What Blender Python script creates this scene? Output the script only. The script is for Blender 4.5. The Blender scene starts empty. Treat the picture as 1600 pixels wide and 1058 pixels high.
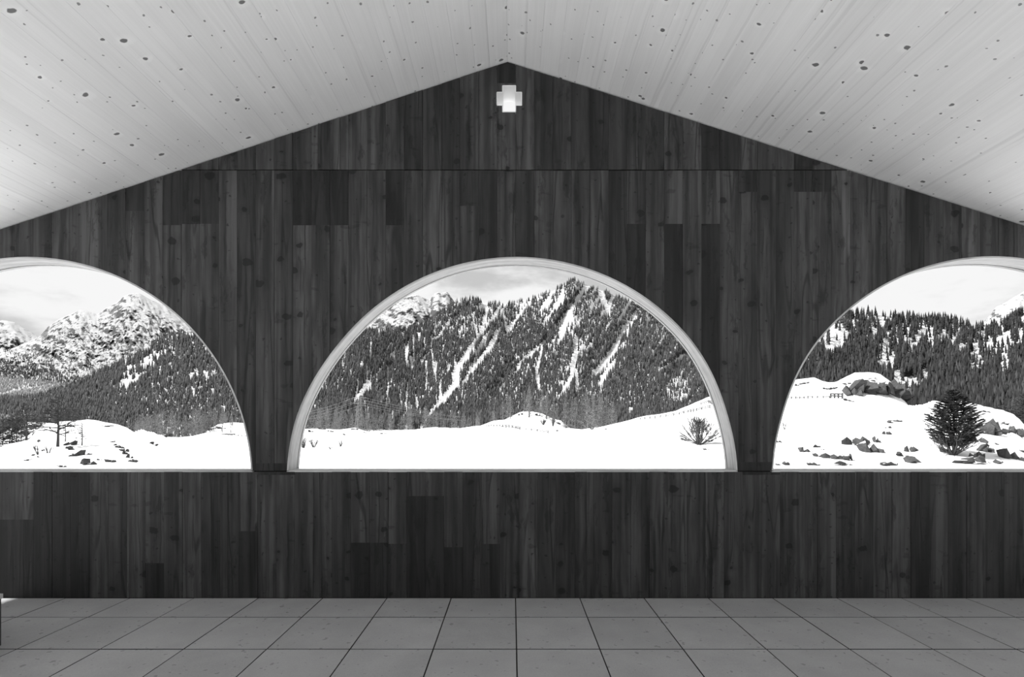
import bpy, bmesh, math, random
import numpy as np
from mathutils import Vector

# ------------------------------------------------------------------ camera, sky, sun, exposure
SC = bpy.context.scene
COL = SC.collection
F = 779.0                 # focal length in pixels of the 1600 px frame
EYE = 1.34
D = 3.88                  # distance of the wall's inner face
S = F / D                 # pixels per metre on the wall
HZ = 665.0                # image row of the horizon

cam_d = bpy.data.cameras.new('camera')
cam_d.sensor_width = 36.0
cam_d.lens = 36.0 * F / 1600.0
cam_d.shift_y = (HZ - 529.0) / 1600.0
cam_d.clip_end = 30000.0
cam = bpy.data.objects.new('camera', cam_d)
cam.location = (0, 0, EYE)
cam.rotation_euler = (math.pi / 2, 0, 0)
COL.objects.link(cam)
SC.camera = cam

SC.view_settings.view_transform = 'Standard'
SC.view_settings.look = 'None'
SC.view_settings.exposure = 0.0
SC.view_settings.gamma = 1.0
SC.view_settings.use_curve_mapping = False
SC.cycles.use_denoising = True
SC.cycles.max_bounces = 10
SC.cycles.diffuse_bounces = 8
SC.cycles.sample_clamp_indirect = 8.0

SUN_STRENGTH = 9.0
sun_d = bpy.data.lights.new('sun', 'SUN')
sun_d.energy = SUN_STRENGTH
sun_d.angle = math.radians(1.5)
sun = bpy.data.objects.new('sun', sun_d)
_dir = Vector((-1.0, -0.04, 1.15)).normalized()      # towards the sun: from the left, grazing the front of the wall
sun.rotation_euler = _dir.to_track_quat('Z', 'Y').to_euler()
COL.objects.link(sun)


class NT:
    """small helper to write node trees"""
    def __init__(self, tree):
        self.t = tree
        tree.nodes.clear()

    def n(self, typ, ins=None, **props):
        nd = self.t.nodes.new(typ)
        for k, v in props.items():
            setattr(nd, k, v)
        for k, v in (ins or {}).items():
            if isinstance(v, bpy.types.NodeSocket):
                self.t.links.new(v, nd.inputs[k])
            else:
                nd.inputs[k].default_value = v
        return nd

    def math(self, op, a, b=0.0, c=None, clamp=False):
        ins = {0: a, 1: b}
        if c is not None:
            ins[2] = c
        return self.n('ShaderNodeMath', ins, operation=op, use_clamp=clamp).outputs[0]

    def vmath(self, op, a, b):
        return self.n('ShaderNodeVectorMath', {0: a, 1: b}, operation=op).outputs[0]

    def step(self, x, lo, hi, a=0.0, b=1.0):
        return self.n('ShaderNodeMapRange', {0: x, 1: lo, 2: hi, 3: a, 4: b}, interpolation_type='SMOOTHSTEP').outputs[0]

    def noise(self, vec, scale, detail=3.0, rough=0.5):
        return self.n('ShaderNodeTexNoise', {'Vector': vec, 'Scale': scale, 'Detail': detail, 'Roughness': rough}).outputs['Fac']

    def mix(self, f, a, b):
        return self.math('ADD', self.math('MULTIPLY', a, self.math('SUBTRACT', 1.0, f)), self.math('MULTIPLY', b, f))


def world():
    w = bpy.data.worlds.new('sky')
    SC.world = w
    w.use_nodes = True
    k = NT(w.node_tree)
    co = k.n('ShaderNodeTexCoord').outputs['Generated']
    st = k.n('ShaderNodeMapping', {'Vector': co, 'Location': (0.35, 0.2, 0.1), 'Scale': (1.0, 1.0, 2.6)}).outputs[0]
    f = k.noise(st, 3.4, 6.0, 0.55)
    v = k.step(f, 0.40, 0.57, 0.58, 0.93)
    em = k.n('ShaderNodeBackground', {'Color': (1, 1, 1, 1), 'Strength': v})
    out = k.n('ShaderNodeOutputWorld')
    k.t.links.new(em.outputs[0], out.inputs[0])


world()


# ------------------------------------------------------------------ materials
def material(name, fn, rough=0.8, spec=0.3):
    m = bpy.data.materials.new(name)
    m.use_nodes = True
    k = NT(m.node_tree)
    b = k.n('ShaderNodeBsdfPrincipled', {'Roughness': rough})
    b.inputs['Specular IOR Level'].default_value = spec
    res = fn(k)
    val, hgt, dist = res if isinstance(res, tuple) else (res, None, 0)
    if isinstance(val, bpy.types.NodeSocket):
        c = k.n('ShaderNodeCombineColor', {0: val, 1: val, 2: val}).outputs[0]
        k.t.links.new(c, b.inputs['Base Color'])
    else:
        b.inputs['Base Color'].default_value = (val, val, val, 1)
    if hgt is not None:
        bp = k.n('ShaderNodeBump', {'Height': hgt, 'Strength': 1.0, 'Distance': dist})
        k.t.links.new(bp.outputs[0], b.inputs['Normal'])
    o = k.n('ShaderNodeOutputMaterial')
    k.t.links.new(b.outputs[0], o.inputs[0])
    return m


def knots(k, vec, scale, rmin, rmax, keep):
    """dark round knots: a voronoi cell keeps its knot when its random number is below keep"""
    v = k.n('ShaderNodeTexVoronoi', {'Vector': vec, 'Scale': scale, 'Randomness': 0.95}, voronoi_dimensions='2D')
    sp = k.n('ShaderNodeSeparateColor', {0: v.outputs['Color']})
    r = k.n('ShaderNodeMapRange', {0: sp.outputs[1], 1: 0.0, 2: 1.0, 3: rmin * scale, 4: rmax * scale}).outputs[0]
    q = k.math('DIVIDE', v.outputs['Distance'], r)
    on = k.math('LESS_THAN', sp.outputs[0], keep)
    core = k.math('MULTIPLY', k.step(q, 0.75, 1.05, 1.0, 0.0), on)
    halo = k.math('MULTIPLY', k.step(q, 0.9, 3.2, 1.0, 0.0), on)
    return core, halo


def flat_vec(k, axis_drop, off):
    """object coordinates with a per-object random shift; the axis across the face is flattened so knots are discs"""
    co = k.n('ShaderNodeTexCoord').outputs['Object']
    rnd = k.n('ShaderNodeObjectInfo').outputs['Random']
    sh = k.math('MULTIPLY', rnd, off)
    s = k.n('ShaderNodeSeparateXYZ', {0: co})
    x, y, z = s.outputs
    if axis_drop == 'Y':
        return k.n('ShaderNodeCombineXYZ', {0: k.math('ADD', x, sh), 1: k.math('ADD', z, k.math('MULTIPLY', sh, 1.7)), 2: sh}).outputs[0], rnd
    return k.n('ShaderNodeCombineXYZ', {0: k.math('ADD', x, sh), 1: k.math('ADD', y, k.math('MULTIPLY', sh, 1.7)), 2: sh}).outputs[0], rnd


def m_ceiling(k):
    v, rnd = flat_vec(k, 'Z', 37.0)

    def sc(vec, x, y):
        return k.n('ShaderNodeMapping', {'Vector': vec, 'Scale': (x, y, 1.0)}).outputs[0]
    wob = k.n('ShaderNodeTexNoise', {'Vector': v, 'Scale': 5.0, 'Detail': 2.0}).outputs['Color']
    wv = k.n('ShaderNodeVectorMath', {0: wob, 1: (0.012, 0.03, 0.0), 2: v}, operation='MULTIPLY_ADD').outputs[0]
    fine = k.n('ShaderNodeTexNoise', {'Vector': v, 'Scale': 26.0, 'Detail': 2.0}).outputs['Color']
    kv = k.n('ShaderNodeVectorMath', {0: fine, 1: (0.022, 0.022, 0.0), 2: wv}, operation='MULTIPLY_ADD').outputs[0]
    c1, h1 = knots(k, sc(kv, 0.75, 1.0), 4.6, 0.005, 0.0165, 0.52)
    c2, h2 = knots(k, kv, 9.5, 0.003, 0.008, 0.42)
    g = k.noise(sc(wv, 70.0, 1.0), 1.0, 4.0, 0.55)
    bl = k.noise(sc(wv, 5.0, 1.3), 1.0, 2.0)
    ln = k.step(k.noise(sc(wv, 34.0, 0.35), 1.0, 1.0), 0.64, 0.72, 0.0, 0.10)
    base = k.math('ADD', 0.83, k.math('MULTIPLY', rnd, 0.04))
    base = k.math('MULTIPLY', base, k.math('ADD', 0.93, k.math('MULTIPLY', g, 0.14)))
    base = k.math('MULTIPLY', base, k.math('ADD', 0.92, k.math('MULTIPLY', bl, 0.16)))
    base = k.math('MULTIPLY', base, k.math('SUBTRACT', 1.0, ln))
    base = k.math('MULTIPLY', base, k.math('ADD', 1.0, k.math('MULTIPLY', h1, 0.06)))
    base = k.mix(k.math('MULTIPLY', c1, 0.9), base, 0.10)
    base = k.mix(k.math('MULTIPLY', c2, 0.8), base, 0.14)
    return base, k.math('SUBTRACT', k.math('MULTIPLY', g, 0.3), k.math('MULTIPLY', h1, 0.8)), 0.0015


def m_board(k):
    v, rnd = flat_vec(k, 'Y', 53.0)
    tone = k.n('ShaderNodeAttribute', attribute_type='OBJECT', attribute_name='tone').outputs['Fac']

    def sc(vec, x, y):
        return k.n('ShaderNodeMapping', {'Vector': vec, 'Scale': (x, y, 1.0)}).outputs[0]
    wob = k.n('ShaderNodeTexNoise', {'Vector': v, 'Scale': 6.0, 'Detail': 3.0}).outputs['Color']
    wv = k.n('ShaderNodeVectorMath', {0: wob, 1: (0.016, 0.03, 0.0), 2: v}, operation='MULTIPLY_ADD').outputs[0]
    fine = k.n('ShaderNodeTexNoise', {'Vector': v, 'Scale': 22.0, 'Detail': 3.0}).outputs['Color']
    kv = k.n('ShaderNodeVectorMath', {0: fine, 1: (0.05, 0.04, 0.0), 2: wv}, operation='MULTIPLY_ADD').outputs[0]
    c1, h1 = knots(k, sc(kv, 0.75, 1.0), 3.6, 0.010, 0.032, 0.65)
    c2, h2 = knots(k, kv, 8.0, 0.004, 0.011, 0.45)
    smear = k.step(k.noise(sc(wv, 7.0, 16.0), 1.0, 3.0), 0.64, 0.72)
    grain = k.noise(sc(wv, 90.0, 1.4), 1.0, 4.0, 0.6)
    blot = k.noise(sc(wv, 8.0, 1.1), 1.0, 4.0, 0.6)
    band = k.noise(sc(wv, 22.0, 0.30), 1.0, 2.0, 0.5)
    crack = k.step(k.math('ABSOLUTE', k.math('SUBTRACT', k.noise(sc(wv, 8.0, 0.45), 1.0, 1.0), 0.48)), 0.004, 0.022, 1.0, 0.0)
    crack = k.math('MULTIPLY', crack, k.step(blot, 0.42, 0.58))
    streak = k.step(k.noise(sc(wv, 20.0, 1.0), 1.0, 3.0), 0.58, 0.68)
    stain = k.step(k.noise(sc(kv, 13.0, 2.6), 1.0, 4.0, 0.62), 0.58, 0.66)
    b = k.math('MULTIPLY', tone, BOARD)
    b = k.math('MULTIPLY', b, k.math('ADD', 0.70, k.math('MULTIPLY', grain, 0.60)))
    b = k.math('MULTIPLY', b, k.step(blot, 0.32, 0.66, 0.55, 1.30))
    b = k.math('MULTIPLY', b, k.step(band, 0.36, 0.60, 0.62, 1.18))
    for msk, amt in ((stain, .45), (crack, .62), (streak, .55), (smear, .35), (h1, .2), (c1, .72), (c2, .6)):
        b = k.math('MULTIPLY', b, k.math('SUBTRACT', 1.0, k.math('MULTIPLY', msk, amt)))
    return b, k.math('SUBTRACT', grain, k.math('ADD', c1, crack)), 0.0010


BOARD = 0.036


def m_tile(k):
    co = k.n('ShaderNodeTexCoord').outputs['Object']
    rnd = k.n('ShaderNodeObjectInfo').outputs['Random']
    sh = k.math('MULTIPLY', rnd, 91.0)
    v = k.vmath('ADD', co, k.n('ShaderNodeCombineXYZ', {0: sh, 1: sh, 2: sh}).outputs[0])
    a = k.noise(v, 3.0, 5.0, 0.6)
    f = k.noise(v, 140.0, 2.0, 0.6)
    sp = k.step(k.noise(v, 24.0, 2.0), 0.66, 0.72)
    b = k.math('ADD', 0.32, k.math('MULTIPLY', rnd, 0.04))
    b = k.math('MULTIPLY', b, k.math('ADD', 0.78, k.math('MULTIPLY', a, 0.44)))
    b = k.math('MULTIPLY', b, k.math('ADD', 0.85, k.math('MULTIPLY', f, 0.30)))
    b = k.math('MULTIPLY', b, k.math('SUBTRACT', 1.0, k.math('MULTIPLY', sp, 0.35)))
    return b, f, 0.0008


def m_lining(k):
    co = k.n('ShaderNodeTexCoord').outputs['Object']
    g = k.noise(k.n('ShaderNodeMapping', {'Vector': co, 'Scale': (2.0, 45.0, 2.0)}).outputs[0], 1.0, 3.0)
    s = k.noise(co, 14.0, 3.0)
    b = k.math('MULTIPLY', 0.43, k.step(g, 0.3, 0.6, 0.74, 1.08))
    return k.math('MULTIPLY', b, k.math('ADD', 0.85, k.math('MULTIPLY', s, 0.3)))


def m_snow(k):
    co = k.n('ShaderNodeTexCoord').outputs['Object']
    a = k.noise(co, 0.35, 4.0, 0.5)
    b = k.noise(co, 2.0, 3.0, 0.5)
    return k.math('ADD', 0.76, k.math('MULTIPLY', a, 0.08)), k.math('ADD', k.math('MULTIPLY', a, 1.0), k.math('MULTIPLY', b, 0.15)), 0.25


def rocky(scale, lo, hi, slope=0.5, snow=0.68):
    def fn(k):
        g = k.n('ShaderNodeNewGeometry')
        p = g.outputs['Position']
        nz = k.n('ShaderNodeSeparateXYZ', {0: g.outputs['Normal']}).outputs[2]
        n1 = k.noise(k.n('ShaderNodeMapping', {'Vector': p, 'Rotation': (0.3, 0.5, 0.2), 'Scale': (1.0, 1.0, 1.7)}).outputs[0], scale, 8.0, 0.72)
        n2 = k.noise(p, scale * 7.0, 4.0, 0.7)
        q = k.math('ADD', n1, k.math('MULTIPLY', k.math('SUBTRACT', n2, 0.5), 0.45))
        q = k.math('ADD', q, k.math('MULTIPLY', k.math('SUBTRACT', slope, nz), 0.55))
        rock = k.step(q, lo, hi)
        rv = k.math('ADD', 0.03, k.math('MULTIPLY', n2, 0.11))
        return k.mix(rock, snow, rv), k.math('ADD', n1, k.math('MULTIPLY', n2, 0.3)), 0.25 / scale
    return fn


def m_rock(k):
    g = k.n('ShaderNodeNewGeometry')
    co = k.n('ShaderNodeTexCoord').outputs['Object']
    nz = k.n('ShaderNodeSeparateXYZ', {0: g.outputs['Normal']}).outputs[2]
    a = k.noise(g.outputs['Position'], 3.0, 4.0, 0.65)
    sn = k.step(k.math('ADD', nz, k.math('MULTIPLY', k.math('SUBTRACT', a, 0.5), 1.3)), 0.86, 0.93)
    return k.mix(sn, k.math('ADD', 0.01, k.math('MULTIPLY', a, 0.10)), 0.72), a, 0.1


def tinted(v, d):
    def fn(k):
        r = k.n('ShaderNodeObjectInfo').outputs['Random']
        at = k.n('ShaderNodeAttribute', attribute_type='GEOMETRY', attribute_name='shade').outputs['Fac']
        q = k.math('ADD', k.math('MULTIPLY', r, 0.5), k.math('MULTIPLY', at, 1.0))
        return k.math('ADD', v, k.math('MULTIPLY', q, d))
    return fn


M = {
    'ceiling': material('spruce_board', m_ceiling, 0.55, 0.35),
    'board': material('board_marked_dark', m_board, 0.65, 0.3),
    'core': material('joint_dark', lambda k: 0.012, 0.9, 0.1),
    'tile': material('concrete_tile', m_tile, 0.75, 0.3),
    'joint': material('tile_joint', lambda k: 0.05, 0.9, 0.1),
    'lining': material('arch_lining_pale', m_lining, 0.7),
    'seam': material('seam_dark', lambda k: 0.10, 0.8),
    'white': material('opening_plaster', lambda k: 0.72, 0.8),
    'snow': material('snow', m_snow, 0.9, 0.1),
    'peak': material('snowy_rock_peak', rocky(0.017, 0.44, 0.55, 0.60, 0.42), 0.95, 0.05),
    'slope': material('snowy_slope', rocky(0.010, 0.62, 0.74, 0.55, 0.55), 0.95, 0.05),
    'rock': material('rock', m_rock, 0.9, 0.2),
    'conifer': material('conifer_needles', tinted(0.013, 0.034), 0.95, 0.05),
    'hazyconifer': material('hazy_conifer_needles', tinted(0.028, 0.05), 0.95, 0.05),  # lighter than the near needles: distance haze put into the colour
    'larch': material('bare_larch_twigs', tinted(0.15, 0.08), 0.95, 0.05),
    'darklarch': material('dark_bare_twigs', tinted(0.055, 0.04), 0.95, 0.05),
    'bark': material('bark', lambda k: 0.05, 0.9, 0.1),
    'twig': material('twig', lambda k: 0.10, 0.9, 0.1),
    'fir': material('fir_needles', tinted(0.03, 0.03), 0.9, 0.1),
    'wood': material('weathered_wood', lambda k: 0.09, 0.9, 0.1),
    'metal': material('galvanised_metal', lambda k: 0.35, 0.6, 0.4),
    'bench': material('bench_dark', lambda k: 0.06, 0.7),
    'benchtop': material('bench_top_pale', lambda k: 0.5, 0.7),
}


# ------------------------------------------------------------------ helpers
def mesh_of(name, v, f, smooth=False, shade=None):
    me = bpy.data.meshes.new(name)
    if isinstance(v, np.ndarray) and isinstance(f, np.ndarray):
        n, m, q = len(v), len(f), f.shape[1]
        me.vertices.add(n)
        me.vertices.foreach_set('co', v.astype(np.float32).ravel())
        me.loops.add(m * q)
        me.loops.foreach_set('vertex_index', f.astype(np.int32).ravel())
        me.polygons.add(m)
        me.polygons.foreach_set('loop_start', np.arange(0, m * q, q, dtype=np.int32))
        me.polygons.foreach_set('loop_total', np.full(m, q, dtype=np.int32))
        me.update(calc_edges=True)
    else:
        me.from_pydata([tuple(p) for p in v], [], [tuple(p) for p in f])
    if smooth:
        me.polygons.foreach_set('use_smooth', np.ones(len(me.polygons), dtype=bool))
    if shade is not None:
        at = me.attributes.new('shade', 'FLOAT', 'POINT')
        at.data.foreach_set('value', np.asarray(shade, dtype=np.float32))
    me.validate()
    return me


def obj(name, me, mat=None, parent=None, loc=(0, 0, 0), rotz=0.0, scale=None):
    o = bpy.data.objects.new(name, me)
    COL.objects.link(o)
    if mat is not None and len(me.materials) == 0:
        me.materials.append(M[mat])
    o.location = loc
    o.rotation_euler = (0, 0, rotz)
    if scale is not None:
        o.scale = (scale, scale, scale) if not isinstance(scale, (tuple, list)) else scale
    if parent is not None:
        o.parent = parent
    return o


def tag(o, label, cat=None, group=None, kind=None):
    o['label'] = label
    if cat:
        o['category'] = cat
    if group:
        o['group'] = group
    if kind:
        o['kind'] = kind
    return o


def empty(name, loc=(0, 0, 0), rotz=0.0):
    o = bpy.data.objects.new(name, None)
    COL.objects.link(o)
    o.location = loc
    o.rotation_euler = (0, 0, rotz)
    o.empty_display_size = 0.1
    return o


class MB:
    def __init__(self):
        self.v, self.f = [], []

    def box(self, a, b):
        n = len(self.v)
        (x0, y0, z0), (x1, y1, z1) = a, b
        self.v += [(x0, y0, z0), (x1, y0, z0), (x1, y1, z0), (x0, y1, z0), (x0, y0, z1), (x1, y0, z1), (x1, y1, z1), (x0, y1, z1)]
        self.f += [tuple(n + i for i in q) for q in ((0, 3, 2, 1), (4, 5, 6, 7), (0, 1, 5, 4), (1, 2, 6, 5), (2, 3, 7, 6), (3, 0, 4, 7))]

    def stick(self, a, b, r0, r1, sides=4):
        a, b = Vector(a), Vector(b)
        d = (b - a)
        if d.length < 1e-6:
            return
        d.normalize()
        u = d.orthogonal().normalized()
        w = d.cross(u)
        n = len(self.v)
        for p, r in ((a, r0), (b, r1)):
            for i in range(sides):
                t = 2 * math.pi * i / sides
                self.v.append(tuple(p + (u * math.cos(t) + w * math.sin(t)) * r))
        for i in range(sides):
            j = (i + 1) % sides
            self.f.append((n + i, n + j, n + sides + j, n + sides + i))
        self.f.append(tuple(n + i for i in range(sides))[::-1])
        self.f.append(tuple(n + sides + i for i in range(sides)))

    def quad(self, a, b, c, d):
        n = len(self.v)
        self.v += [tuple(a), tuple(b), tuple(c), tuple(d)]
        self.f.append((n, n + 1, n + 2, n + 3))

    def tri(self, a, b, c):
        n = len(self.v)
        self.v += [tuple(a), tuple(b), tuple(c)]
        self.f.append((n, n + 1, n + 2))

    def mesh(self, name, smooth=False):
        return mesh_of(name, self.v, self.f, smooth)


def X(px):
    return (px - 800.0) / S


def Z(py):
    return EYE - (py - HZ) / S


def interp(x, pts):
    p = sorted(pts)
    return np.interp(x, [q[0] for q in p], [q[1] for q in p])


def hash2(ix, iy, seed):
    h = (ix.astype(np.int64) * 374761393 + iy.astype(np.int64) * 668265263 + seed * 144269) & 0x7fffffff
    h = ((h ^ (h >> 13)) * 1274126177) & 0x7fffffff
    h = h ^ (h >> 16)
    return (h & 0xffff) / 65535.0


def vnoise(x, y, seed=0):
    x, y = np.asarray(x, float), np.asarray(y, float)
    ix, iy = np.floor(x), np.floor(y)
    fx, fy = x - ix, y - iy
    fx, fy = fx * fx * (3 - 2 * fx), fy * fy * (3 - 2 * fy)
    a, b = hash2(ix, iy, seed), hash2(ix + 1, iy, seed)
    c, d = hash2(ix, iy + 1, seed), hash2(ix + 1, iy + 1, seed)
    return (a * (1 - fx) + b * fx) * (1 - fy) + (c * (1 - fx) + d * fx) * fy


def fbm(x, y, seed=0, octs=4, gain=0.5):
    s, a, t = 0.0, 1.0, 0.0
    for i in range(octs):
        s = s + a * vnoise(x * 2 ** i, y * 2 ** i, seed + i * 17)
        t += a
        a *= gain
    return s / t


# ------------------------------------------------------------------ the pavilion: wall
T = 0.19                       # wall thickness
RIDGE_X = X(793)
RIDGE_Z = Z(95)
SL_L, SL_R = 0.3305, 0.3175    # roof slopes left and right
HALF = 5.72


def roof_z(x):
    return RIDGE_Z - (SL_L * (RIDGE_X - x) if x < RIDGE_X else SL_R * (x - RIDGE_X))


SILL = Z(736.5)
JOINT = Z(266)
# every arch: (centre at its foot, centre at its crown, height of the circle's centre, radius), in metres
ARCHES = [(X(43), X(43), Z(754), 350 / S),
          (X(800.3), X(807), Z(754), 350 / S),
          (X(1557), X(1551), Z(752.5), 349.5 / S)]
LIN = 0.012


def arch_outline(a, r_add=0.0, n=96):
    """points of the arch from its left foot over the crown to its right foot, as (x, z)"""
    c0, c1, zc, r = a
    r += r_add
    z0 = SILL
    t0 = math.asin((z0 - zc) / r)
    out = []
    for i in range(n + 1):
        t = math.pi - t0 + (2 * t0 - math.pi) * i / n
        z = zc + r * math.sin(t)
        h = min(1.0, max(0.0, (z - z0 - 0.35) / 0.75))
        h = h * h * (3 - 2 * h)
        out.append((c0 + (c1 - c0) * h + r * math.cos(t), z))
    return out


OUT = [arch_outline(a, LIN) for a in ARCHES]


def arch_z(x):
    """height of the arch opening at x, or None on the piers"""
    for o in OUT:
        if o[0][0] <= x <= o[-1][0]:
            return float(np.interp(x, [p[0] for p in o], [p[1] for p in o]))
    return None


CX, CZ = X(795.5), Z(154.5)
CA = 10.2 / S                 # half width of a cross bar
CW, CH = 19.6 / S, 20.5 / S
CROSS = [(CX - CA, CZ - CH), (CX + CA, CZ - CH), (CX + CA, CZ - CA), (CX + CW, CZ - CA), (CX + CW, CZ + CA), (CX + CA, CZ + CA),
         (CX + CA, CZ + CH), (CX - CA, CZ + CH), (CX - CA, CZ + CA), (CX - CW, CZ + CA), (CX - CW, CZ - CA), (CX - CA, CZ - CA)]


def extruded(name, loops, y0, y1):
    cu = bpy.data.curves.new(name, 'CURVE')
    cu.dimensions = '2D'
    cu.fill_mode = 'BOTH'
    cu.extrude = (y1 - y0) / 2
    for lp in loops:
        sp = cu.splines.new('POLY')
        sp.points.add(len(lp) - 1)
        for p, (x, z) in zip(sp.points, lp):
            p.co = (x, z, 0, 1)
        sp.use_cyclic_u = True
    o = bpy.data.objects.new(name, cu)
    COL.objects.link(o)
    bpy.context.view_layer.update()
    dg = bpy.context.evaluated_depsgraph_get()
    me = bpy.data.meshes.new_from_object(o.evaluated_get(dg))
    bpy.data.objects.remove(o)
    bpy.data.curves.remove(cu)
    n = len(me.vertices)
    co = np.empty(n * 3, np.float32)
    me.vertices.foreach_get('co', co)
    co = co.reshape(-1, 3)
    new = np.stack([co[:, 0], (y0 + y1) / 2 - co[:, 2], co[:, 1]], 1)
    me.vertices.foreach_set('co', new.ravel())
    me.update()
    me.materials.clear()
    return me


outer = [(-HALF, -0.1), (HALF, -0.1), (HALF, roof_z(HALF)), (RIDGE_X, RIDGE_Z), (-HALF, roof_z(-HALF))]
wall = obj('wall_back', extruded('wall_back', [outer] + OUT + [CROSS], D + 0.020, D + T), 'core')
tag(wall, 'dark board-marked gable wall with three round arches and small cross opening', kind='structure')

rng = random.Random(11)
# boards that the photograph shows darker (course, x from, x to, y from, y to, tone)
DARK = [
    ('mid', 199, 228, 250, 330, .55), ('mid', 256, 284, 255, 352, .55), ('mid', 285, 342, 255, 350, .68), ('mid', 457, 517, 260, 352, .45),
    ('mid', 517, 545, 260, 352, .5), ('mid', 602, 632, 260, 352, .45), ('mid', 718, 748, 260, 322, .65), ('mid', 979, 1009, 350, 760, .38),
    ('mid', 1037, 1067, 350, 760, .42), ('mid', 1096, 1126, 350, 760, .34), ('mid', 1154, 1184, 260, 300, .6), ('mid', 1238, 1300, 260, 300, .7),
    ('mid', 1009, 1037, 0, 760, 1.45), ('mid', 1067, 1096, 0, 760, 1.5), ('mid', 1126, 1154, 0, 760, 1.35), ('mid', 545, 574, 0, 760, 1.5), ('mid', 574, 602, 0, 760, 1.4),
    ('mid', 228, 256, 0, 760, 1.45), ('mid', 342, 371, 0, 760, 1.5), ('mid', 1256, 1302, 300, 760, 1.5), ('mid', 632, 660, 0, 760, 1.4), ('low', 137, 166, 0, 950, 1.3),
    ('low', 1400, 1428, 0, 950, 1.4), ('low', 606, 648, 735, 850, 1.3),
    ('mid', 395, 452, 724, 760, .45), ('mid', 1150, 1208, 722, 760, .45), ('low', 402, 452, 700, 742, .4), ('low', 1150, 1208, 700, 742, .4),
    ('low', -10, 26, 812, 940, .5), ('low', 26, 56, 812, 940, .5), ('low', 56, 137, 730, 940, .45), ('low', 224, 256, 880, 940, .45),
    ('low', 385, 402, 830, 940, .5), ('low', 545, 606, 848, 940, .45), ('low', 648, 692, 775, 940, .42), ('low', 692, 724, 855, 940, .42),
    ('low', 750, 784, 850, 940, .5), ('low', 1428, 1462, 735, 940, .45), ('low', 1545, 1560, 735, 940, .6),
    ('top', 688, 720, 90, 270, .5), ('top', 930, 952, 90, 270, .6), ('top', 1098, 1112, 90, 270, .6), ('top', 776, 806, 90, 130, .5),
]
COURSES = {'top': (979.7 - 29.0 * 60, 29.0), 'mid': (979.7 - 29.0 * 60, 29.0), 'low': (898.0 - 29.15 * 60, 29.15)}


def board(x0, x1, lo, hi, proud, tone):
    """one board: column strips between lo(x) and hi(x); the cross opening is left free"""
    xs = {x0, x1}
    n = 8
    for i in range(1, n):
        xs.add(x0 + (x1 - x0) * i / n)
    for o in OUT:
        for e in (o[0][0], o[-1][0]):
            if x0 < e < x1:
                xs |= {e - 1e-5, e + 1e-5}
    for e in (CX - CW, CX - CA, CX + CA, CX + CW, RIDGE_X):
        if x0 < e < x1:
            xs.add(e)
    xs = sorted(xs)
    mb = MB()
    ya, yb = D - proud, D + 0.022
    for a, b in zip(xs[:-1], xs[1:]):
        if b - a < 1e-4:
            continue
        m = (a + b) / 2
        ea, eb = a + 1e-6, b - 1e-6
        spans = [(lo(ea), lo(eb), hi(ea), hi(eb))]
        if abs(m - CX) < CW and spans[0][0] < CZ < spans[0][2]:
            hh = CH if abs(m - CX) < CA else CA
            l0, l1, h0, h1 = spans[0]
            spans = [(l0, l1, CZ - hh, CZ - hh), (CZ + hh, CZ + hh, h0, h1)]
        for l0, l1, h0, h1 in spans:
            if h0 - l0 < 1e-3 and h1 - l1 < 1e-3:
                continue
            h0, h1 = max(h0, l0), max(h1, l1)
            k = len(mb.v)
            mb.v += [(a, ya, l0), (b, ya, l1), (b, ya, h1), (a, ya, h0), (a, yb, l0), (b, yb, l1), (b, yb, h1), (a, yb, h0)]
            mb.f += [(k, k + 1, k + 2, k + 3), (k, k + 4, k + 5, k + 1), (k + 3, k + 2, k + 6, k + 7)]
            if a == xs[0]:
                mb.f.append((k, k + 3, k + 7, k + 4))
            if b == xs[-1]:
                mb.f.append((k + 1, k + 5, k + 6, k + 2))
    if not mb.f:
        return
    o = obj('plank', mb.mesh('plank'), 'board', wall)
    o['tone'] = float(tone)


G = 0.0008
for course, (p0, per) in COURSES.items():
    for i in range(0, 160):
        a, b = p0 + per * i, p0 + per * (i + 1)
        xa, xb = X(a), X(b)
        if xb < -HALF or xa > HALF:
            continue
        xa, xb = max(xa, -HALF), min(xb, HALF)
        if course == 'low':
            lo_g, hi_g = (lambda x: 0.0), (lambda x: SILL - 0.004)
        elif course == 'mid':
            lo_g = lambda x: max(SILL + 0.004, arch_z(x) or 0.0)
            hi_g = lambda x: min(JOINT - 0.0035, roof_z(x) - 0.010)
        else:
            lo_g, hi_g = (lambda x: JOINT + 0.0035), (lambda x: roof_z(x) - 0.010)
        if course == 'top' and max(roof_z(xa), roof_z(xb)) < JOINT + 0.004:
            continue
        tone = rng.choice([.7, .8, .95, 1., 1.05, 1.15, 1.3, 1.45]) * rng.uniform(.92, 1.08)
        if rng.random() < 0.10:
            tone *= 0.62
        mid = (a + b) / 2
        cuts = [d for d in DARK if d[0] == course and d[1] <= mid <= d[2]]
        if cuts:
            tone = rng.uniform(1.0, 1.25)
        segs = [(-9.0, 9.0, tone)]
        for _, _, _, y0, y1, tn in cuts:
            zt, zb = Z(y0), Z(y1)
            new = []
            for s0, s1, t in segs:
                new += [(s0, min(s1, zb), t), (max(s0, zb), min(s1, zt), tn * .82), (max(s0, zt), s1, t)]
            segs = [q for q in new if q[1] - q[0] > 0.01]
        halves = [(xa + G, xb - G)]
        if rng.random() < 0.08 and not cuts and abs(xa) < 4.2:
            c = xa + (xb - xa) * rng.uniform(.35, .65)
            halves = [(xa + G, c - G * .7), (c + G * .7, xb - G)]
        for ha, hb in halves:
            for s0, s1, t in segs:
                board(ha, hb, (lambda x, s0=s0: max(lo_g(x), s0)), (lambda x, s1=s1: min(hi_g(x), s1)),
                      rng.uniform(0.0, 0.004), t * rng.uniform(.95, 1.05))

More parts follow.
